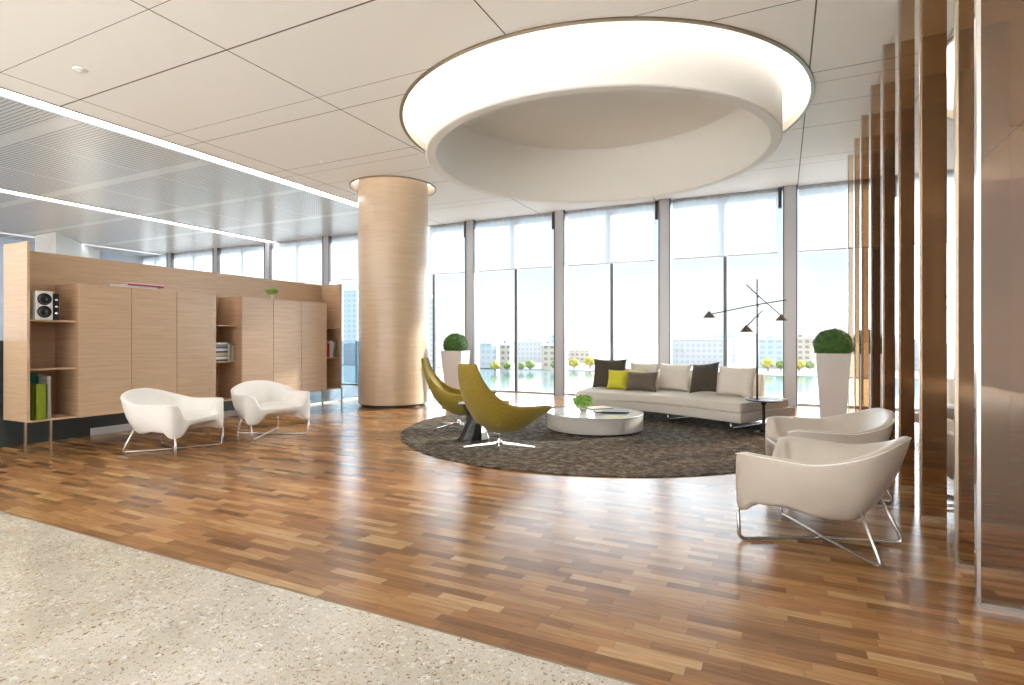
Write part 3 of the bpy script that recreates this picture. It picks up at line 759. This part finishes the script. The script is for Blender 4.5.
# ------------------------------------------------------------------ cream tub armchairs
def tub_chair(loc, rz, label, m, group):
    t = thing('armchair', label, 'armchair', loc, rz, group)
    NTH = 96; rows = []
    bm = bmesh.new()
    seat = .395
    rimpts = []
    for k in range(NTH):
        th = 2*PI*k/NTH                      # 0 = front(+y), pi = back
        sx, cy = math.sin(th), math.cos(th)
        adeg = math.degrees(th) if th <= PI else 360-math.degrees(th)
        n = interp([(0, 6), (55, 6), (115, 2.7), (180, 2.3)], adeg)
        r = (abs(sx)**n+abs(cy)**n)**(-1/n)
        ax = .46; ay = .45
        x = ax*sx*r; y = ay*cy*r
        # height of the rim round the tub
        rim = interp([(0, .425), (33, .425), (42, .595), (50, .61), (92, .60), (172, .75), (180, .75)], adeg)
        zb = interp([(0, .335), (26, .33), (38, .205), (46, .19), (50, .20), (57, .27), (75, .282), (98, .25), (125, .235), (180, .24)], adeg)
        slow = interp([(0, .97), (35, .99), (50, 1.0), (70, .97), (95, .86), (125, .74), (180, .60)], adeg)
        smid = interp([(0, .99), (50, 1.005), (85, 1.0), (120, .97), (180, .94)], adeg)
        th_ = .17 if adeg > 43 else interp([(0, .12), (30, .12), (43, .20)], adeg)
        inn = interp([(0, .86), (40, .76), (60, .74), (100, .74), (140, .68), (180, .60)], adeg)
        drop = rim-seat
        prof = [(.02, .285), (slow*.45, .265), (slow*.82, zb+interp([(0, .0), (30, .0), (42, .075), (54, .07), (64, .012), (180, .012)], adeg)), (slow*.95, zb+.002), (slow*1.0, zb+.03),
                ((slow+smid)/2+interp([(0, 0), (80, 0), (140, .045), (180, .05)], adeg), zb+(rim-zb)*.33), (smid, zb+(rim-zb)*.62), (.995, rim-.045 if drop > .08 else rim-.03), (1.0, rim-.012),
                (1-th_*.22, rim), (1-th_*.62, rim-.003), (1-th_*.9, rim-.02*min(1, drop*8)), (1-th_*.9-.02*min(1, drop*6)-(1-th_-inn)*.35*min(1, drop*5), rim-drop*.45),
                (inn*.97+.0, seat+.03*min(1, drop*5)), (inn*.86, seat+.004), (inn*.5, seat+.012), (.02, seat+.012)]
        row = []
        for (s, z) in prof:
            row.append(bm.verts.new((x*s, y*s + (0 if cy > 0 else 0), z)))
        rows.append(row)
        rimpts.append((Vector((x*.997, y*.997, rim-.012)), adeg))
    for k in range(NTH):
        a, b = rows[k], rows[(k+1) % NTH]
        for j in range(len(a)-1): bm.faces.new((a[j], a[j+1], b[j+1], b[j]))
    bm.faces.new([r[0] for r in rows]); bm.faces.new([r[-1] for r in rows])
    for v in bm.verts:                        # back leans outward with height
        if v.co.y < 0: v.co.y -= max(0, v.co.z-.45)*.12*min(1, -v.co.y/.3)
    sh = obj('shell', bm, m, t, smooth=True); subsurf(sh, 1)
    pts = []
    for p, ad in rimpts:
        q = p.copy()
        if q.y < 0: q.y -= max(0, q.z-.45)*.12*min(1, -q.y/.3)
        if ad >= 40: pts.append(q)
    obj('piping', T(pts, .0042, 6), M['stitch'], sh, smooth=True)
    # seat cushion
    bm = bmesh.new(); g = []
    nI = 14
    for j in range(nI+1):
        v = -1+2*j/nI; row = []
        for i in range(nI+1):
            u = -1+2*i/nI
            w = .325-.06*max(0, -v)**2
            x = u*w*(1-.05*v*v); y = .045+.335*v*(1-.06*u*u)
            z = seat+.015+.045*(1-abs(u)**5)*(1-abs(v)**5)+.012*v
            row.append(bm.verts.new((x, y, z)))
        g.append(row)
    for a, b in zip(g[:-1], g[1:]):
        for i in range(nI): bm.faces.new((a[i], a[i+1], b[i+1], b[i]))
    o = obj('seat_cushion', bm, m, t, smooth=True)
    sd = o.modifiers.new('thick', 'SOLIDIFY'); sd.thickness = .055; sd.offset = -1
    subsurf(o, 1)
    # two crossing steel leg rods
    rr = .0125
    for s in (-1, 1):
        zc = rr+.002 + (.0 if s < 0 else .0)
        mid = Vector((0, 0.02, rr+.002+(0.022 if s > 0 else 0)))
        pts = [(s*.385, .395, .24), (s*.40, .405, .06), (s*.385, .395, rr+.001)]
        A = Vector((s*.385, .395, rr+.001)); Bk = Vector((-s*.295, -.405, rr+.001))
        path = [Vector((s*.40, .398, .23)), A, mid, Bk, Vector((-s*.235, -.27, .34))]
        path = [path[0]] + fillet([path[0], A, mid, Bk, path[4]], .045, 6)[1:]
        obj('leg_rod', T(path, rr, 10), M['steel'], t, smooth=True)
    return t
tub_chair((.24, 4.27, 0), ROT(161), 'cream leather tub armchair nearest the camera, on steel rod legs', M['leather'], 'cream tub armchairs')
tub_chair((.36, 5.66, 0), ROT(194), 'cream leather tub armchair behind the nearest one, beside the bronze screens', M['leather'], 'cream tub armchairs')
tub_chair((-6.74, 4.30, 0), ROT(16), 'white tub armchair in front of the left cabinets, the leftmost chair', M['leather_l'], 'cream tub armchairs')
tub_chair((-6.60, 5.62, 0), ROT(-18), 'white tub armchair in front of the right cabinets, facing the camera', M['leather_l'], 'cream tub armchairs')

# ------------------------------------------------------------------ sofa
P0 = Vector((-.53, 8.56)); P1 = Vector((-2.10, 9.43)); P2 = Vector((-3.30, 9.36))
n1 = Vector((.49, .872)); n2 = Vector((-.058, .998)); nb = (n1+n2).normalized()
def off(a, d):     # offset polyline inward by d
    k = d/(nb.dot(n1))
    return [P0+n1*a*0+n1*d, P1+nb*k, P2+n2*d]
def strip(d0, d1, e0=0, e1=0):
    a = off(0, d0); b = off(0, d1)
    ex0 = (P0-P1).normalized(); ex1 = (P2-P1).normalized()
    a = [a[0]+ex0*e0, a[1], a[2]+ex1*e1]; b = [b[0]+ex0*e0, b[1], b[2]+ex1*e1]
    def rnd(l):
        return [tuple(p) for p in l]
    # soften the bend
    def bend(l):
        out = [l[0]]
        for tt in (0, .25, .5, .75, 1):
            p = l[1]+(l[0]-l[1]).normalized()*.45; q = l[1]+(l[2]-l[1]).normalized()*.45
            out.append(p*(1-tt)**2+l[1]*2*tt*(1-tt)+q*tt*tt)
        out.append(l[2]); return out
    return [tuple(p) for p in bend(a)]+[tuple(p) for p in reversed(bend(b))]
t = thing('sofa', 'long cream angled sofa on chrome runners at the back of the rug', 'sofa', (0, 0, 0))
obj('base', prism(strip(0, 1.46), .155, .295, .012), M['sofa_b'], t, auto=30)
obj('seat', prism(strip(.02, 1.30, -.01), .298, .435, .03, 4), M['sofa'], t, auto=50)
obj('backrest', prism(strip(1.22, 1.34, -.42, -.08), .42, .80, .035, 4), M['sofa'], t, auto=50)
ex = (P1-P0).normalized()
for d_, ln0 in ((.26, 0), (1.42, 0), (2.35, 1)):
    if ln0 == 0: base = P0+ex*d_; nn = n1
    else: base = P1+(P2-P1).normalized()*(d_-1.8+.2); nn = n2
    a = base+nn*.16; b = base+nn*1.25
    fr = obj('leg', T(fillet([(a.x, a.y, .157), (a.x, a.y, .033), (b.x, b.y, .033), (b.x, b.y, .157)], .02), .014, 8), M['chrome'], t, smooth=True)
    k = Matrix.Rotation(math.atan2(nn.y, nn.x), 3, 'Z')
    obj('leg_plate', B((a.x, a.y, .085), (.012, .06, .14), 0, k), M['chrome'], t)

def pillow(name, center, w, h, th, face, tilt, m, label, roll=0, group='sofa cushions'):
    """center of bottom edge on the seat; face = direction angle (deg) the front faces"""
    n = 18; bm = bmesh.new(); top = []; bot = []
    for j in range(n+1):
        v = -1+2*j/n; ra = []; rb = []
        for i in range(n+1):
            u = -1+2*i/n
            e = max(0, (1-abs(u)**2.6))*max(0, (1-abs(v)**2.6))
            d = th*.62*e**.55
            pin = .085
            x = u*w/2*(1-pin*(1-v*v)*1.0) ; z = v*h/2*(1-pin*(1-u*u))
            wr = .006*noise.noise(Vector((u*2.2+w*9, v*2.2, h*7)))
            ra.append(bm.verts.new((x, d+wr*(e > 0), z)))
            rb.append(ra[-1] if i in (0, n) or j in (0, n) else bm.verts.new((x, -d+wr, z)))
        top.append(ra); bot.append(rb)
    for g in (top, bot):
        for j in range(n):
            for i in range(n): bm.faces.new((g[j][i], g[j][i+1], g[j+1][i+1], g[j+1][i]))
    mt = Matrix.Rotation(math.radians(face-90), 4, 'Z') @ Matrix.Rotation(math.radians(tilt), 4, 'X') @ Matrix.Rotation(math.radians(roll), 4, 'Y') @ Matrix.Translation((0, 0, h/2))
    bmesh.ops.transform(bm, matrix=mt, verts=bm.verts)
    zmin = min(v.co.z for v in bm.verts)
    bmesh.ops.translate(bm, vec=(0, 0, -zmin), verts=bm.verts)
    o = obj(name, bm, m, None, smooth=True); o.location = center
    return tag(o, label, 'cushion', group)
F1 = -119; F2 = -92; ZS = .436
pillow('back_cushion', (-.70, 9.60, ZS), .68, .50, .20, F1, 14, M['cush'], 'large cream back cushion at the right end of the sofa, nearest the floor lamp')
pillow('back_cushion', (-1.78, 10.25, ZS), .66, .50, .20, F1+3, 14, M['cush'], 'cream back cushion in the middle of the sofa, left of the tilted dark brown cushion')
pillow('back_cushion', (-2.33, 10.40, ZS), .60, .50, .17, F1+14, 8, M['cush'], 'cream back cushion behind the taupe lumbar cushion')
pillow('throw_pillow', (-1.20, 9.78, ZS), .54, .52, .17, F1-4, 18, M['brown'], 'dark brown cushion leaning between two cream back cushions', roll=7)
pillow('throw_pillow', (-2.98, 10.34, ZS), .66, .56, .17, F2, 11, M['brown'], 'large dark brown cushion at the left end of the sofa')
pillow('throw_pillow', (-2.74, 10.05, ZS), .40, .38, .13, F2, 20, M['yellow'], 'small lime yellow cushion in front of the large dark brown one')
pillow('throw_pillow', (-2.42, 10.17, ZS), .36, .37, .10, F2, 18, M['yellow'], 'lime yellow cushion peeking from behind the taupe lumbar cushion')
pillow('throw_pillow', (-2.27, 9.90, ZS), .57, .37, .14, F2-4, 20, M['brown2'], 'taupe lumbar cushion in the left middle of the sofa')

# ------------------------------------------------------------------ side table + floor lamp
LX, LY = -.235, 8.71
t = thing('side_table', 'small round dark side table at the right end of the sofa', 'table', (LX, LY, RZ))
obj('tabletop', lathe([(0, .462), (.22, .462), (.245, .468), (.25, .477), (.245, .482), (0, .482)], 48), M['brown2'] and M['black_matt'], t, auto=40)
obj('stem', lathe([(.0, .015), (.05, .018), (.028, .08), (.02, .2), (.02, .40), (.05, .455), (.05, .462), (0, .462)], 24), M['black_matt'], t, smooth=True)
obj('foot', lathe([(0, 0), (.13, 0), (.135, .008), (.12, .014), (0, .02)], 40), M['black_matt'], t, auto=40)
cr = Vector((.8993, .4374, 0)); cd = Vector((-.4374, .8993, 0))     # sideways and depth directions of the lamp arms
t = thing('floor_lamp', 'tall thin black lamp with three cone shades rising from the round side table', 'lamp', (LX-.085, LY-.02, RZ+.483))
zb = RZ+.483
obj('pole', T([(0, 0, .0), (0, 0, 1.44-zb)], .014, 12), M['black_matt'], t, smooth=True)
obj('upper_pole', T([(0, 0, 1.43-zb), (0, 0, 2.22-zb)], .009, 10), M['black_matt'], t, smooth=True)
obj('foot', lathe([(0, 0), (.035, 0), (.035, .008), (0, .01)], 24), M['black_matt'], t, smooth=True)
kx = 8.1/555
def arm(pts, shade, depth):
    P_ = [cr*((u-758.3)*kx)+cd*dd+Vector((0, 0, EYE+(340-v)*kx-zb)) for u, v, dd in pts]
    a = obj('arm', T(fillet(P_, .1) if len(P_) > 2 else P_, .0075, 8), M['black_matt'], t, smooth=True)
    su, sv, sd = shade
    c = cr*((su-758.3)*kx)+cd*sd+Vector((0, 0, EYE+(340-sv)*kx-zb))
    obj('lamp_shade', lathe([(.0, .095), (.012, .09), (.088, .0), (.084, -.004), (.010, .08), (0, .085)], 32, tuple(c)), M['brown2'], a, smooth=False)
    obj('bulb', lathe([(0, .075), (.012, .07), (.02, .04), (.012, .02), (0, .015)], 16, tuple(c)), M['b_white'], a, smooth=True)
    return P_
arm([(745, 286.4, -.10), (758.3, 295.5, 0), (790.5, 315.5, .25)], (791, 320, .26), 0)
arm([(781.5, 301.4, -.16), (758.3, 305.2, 0), (718.5, 314, .28)], (718, 317, .28), 0)
arm([(766, 311, .08), (757.8, 316.4, 0), (742.5, 327, -.20)], (742, 332, -.20), 0)
for v in (297, 306, 317):
    obj('joint', B((0.006, 0, EYE+(340-v)*kx-zb), (.03, .02, .035), .004), M['black_matt'], t)

# ------------------------------------------------------------------ outside
GZ = -14.0
tag(obj('water', BB(-420, 300, 20, 262, GZ-1, GZ), M['water']), 'pale turquoise water beyond the windows', 'water', kind='stuff')
tag(obj('far_shore', BB(-1800, 1800, 262, 3000, GZ-1, GZ+.3), M['ground']), 'pale hazy ground beyond the water', 'ground', kind='stuff')
tag(obj('near_shore', BB(-420, 300, 13.4, 20, GZ-1, GZ+.3), M['ground']), 'pale ground at the foot of the building', 'ground', kind='stuff')
cosT, sinT = .8993, .4374
def far(u, d):
    a = (u-512)/555
    return (d*(a*cosT-sinT), d*(a*sinT+cosT))
def building(u, d, w, h, m, label, storeys=None):
    x, y = far(u, d)
    t = thing('building', label, 'building', (x, y, GZ+.3), 0, 'distant buildings')
    obj('facade', BB(-w/2, w/2, -w*.3, w*.3, 0, h, .1), M[m], t)
    obj('roof', BB(-w/2-.4, w/2+.4, -w*.3-.4, w*.3+.4, h, h+.6), M['white'], t)
    obj('roof_box', BB(-w*.2, w*.05, -w*.1, w*.1, h+.6, h+2.4), M[m], t)
building(487, 300, 9, 13, 'fac1', 'pale distant block seen left of the mustard chair')
building(506, 300, 6, 12, 'fac3', 'tan distant block beside the pale one')
building(532, 390, 22, 14, 'fac1', 'wide pale distant block in the fifth window')
building(549, 290, 7, 12, 'fac3', 'small tan distant tower left of the window post')
building(557, 360, 8, 18, 'fac2', 'taller bluish distant tower left of the window post')
building(697, 330, 36, 15, 'fac1', 'long pale distant block above the sofa back')
building(724, 360, 14, 20, 'fac2', 'bluish distant block above the dark brown cushion')
building(773, 300, 16, 15, 'fac2', 'blue glass distant block right of the floor lamp')
building(802, 310, 10, 16, 'fac3', 'tan distant block right of the wide window post')
building(354, 330, 10, 44, 'fac2', 'tall distant tower left of the round column')
building(431, 340, 9, 40, 'fac1', 'tall distant tower right of the round column')
building(577, 380, 22, 8, 'fac3', 'low tan distant block left of the sofa')
def tree(u, d, r, m, label):
    x, y = far(u, d)
    t = thing('tree', label, 'tree', (x, y, GZ+.3), 0, 'distant trees')
    obj('trunk', T([(0, 0, 0), (0, 0, r*1.2)], r*.1, 8), M['stem'], t)
    obj('crown', blob((0, 0, r*1.3), r, .8, u, .5, 3), M[m], t, smooth=True)
for (u, d, r, m, lb) in ((495, 262.5, 2.3, 'tree2', 'yellow-green distant tree in front of the tan block'), (507, 272, 2.0, 'tree', 'dark green distant tree right of the yellow-green one'),
                      (521, 268, 2.0, 'tree', 'left tree of the green pair across the water'), (530, 272, 2.4, 'tree', 'right tree of the green pair across the water'),
                      (556, 270, 2.4, 'tree', 'distant tree close to the window post left of the sofa'), (768, 268, 3.0, 'tree2', 'yellow distant tree right of the floor lamp'),
                      (781, 272, 2.3, 'tree', 'small green distant tree below the blue block'), (799, 268, 2.5, 'tree2', 'yellow distant tree right of the wide window post'),
                      (810, 272, 2.2, 'tree', 'green distant tree beside the right planter'), (574, 285, 2.6, 'tree2', 'yellow distant tree left of the sofa'), (590, 290, 3.0, 'tree2', 'yellow distant tree behind the sofa left end')):
    tree(u, d, r, m, lb)

# ------------------------------------------------------------------ light
wd = bpy.data.worlds.new('sky'); scene.world = wd; wd.use_nodes = True
nt = wd.node_tree; nt.nodes.clear(); N = NT(nt)
tc = N.n('ShaderNodeTexCoord'); sp = N.n('ShaderNodeSeparateXYZ'); N.l(tc.outputs['Generated'], sp.inputs[0])
c = N.ramp(N.math('MULTIPLY_ADD', sp.outputs[2], .5, .5), [(0, (.80, .78, .74)), (.50, (1.0, .99, .98)), (.52, (.90, .96, 1.0)), (.56, (.72, .83, .98)), (.72, (.62, .76, .96)), (1, (.55, .70, .95))])
bg = N.n('ShaderNodeBackground'); N.l(c, bg.inputs[0]); bg.inputs[1].default_value = .76
wo = N.n('ShaderNodeOutputWorld'); N.l(bg.outputs[0], wo.inputs[0])

ld = bpy.data.lights.new('sun', 'SUN'); ld.energy = 5; ld.angle = math.radians(2.5); ld.color = (1, .93, .82)
so = bpy.data.objects.new('sun', ld); C.objects.link(so)
so.rotation_euler = Vector((-.55, -.75, -.32)).to_track_quat('-Z', 'Y').to_euler()

def soft_sun(name, d, e, ang, col):
    l = bpy.data.lights.new(name, 'SUN'); l.energy = e; l.angle = math.radians(ang); l.color = col
    o = bpy.data.objects.new(name, l); C.objects.link(o); o.rotation_euler = Vector(d).to_track_quat('-Z', 'Y').to_euler()
soft_sun('window_sky_fill', (-.15, -.9, -.50), 6.2, 110, (.86, .935, 1))  # broad lamp added as interior fill, standing in for sky daylight
soft_sun('rear_sky_fill', (-.15, .85, -.55), 1.3, 110, (1, .985, .96))  # added fill from behind the camera, brightens camera-facing sides
al = bpy.data.lights.new('rear_bounce_fill', 'AREA'); al.shape = 'RECTANGLE'; al.size = 24; al.size_y = 6; al.energy = 13500; al.spread = math.radians(110); al.color = (.94, .97, 1)  # added unseen lamp without a fitting; floor bounce brightens the ceiling
ao = bpy.data.objects.new('rear_bounce_fill', al); C.objects.link(ao); ao.location = (-8, -11, 4.4)

# ------------------------------------------------------------------ camera
cam = bpy.data.cameras.new('camera'); cam.sensor_width = 36; cam.lens = 555/1024*36
cam.shift_y = -2.5/1024
cam.clip_end = 5000
co = bpy.data.objects.new('camera', cam); C.objects.link(co)
co.location = (0, 0, EYE); co.rotation_euler = (PI/2, 0, math.radians(25.94))
scene.camera = co
vs = scene.view_settings
vs.view_transform = 'Standard'; vs.look = 'None'; vs.gamma = 1; vs.exposure = 0.84; vs.use_curve_mapping = False
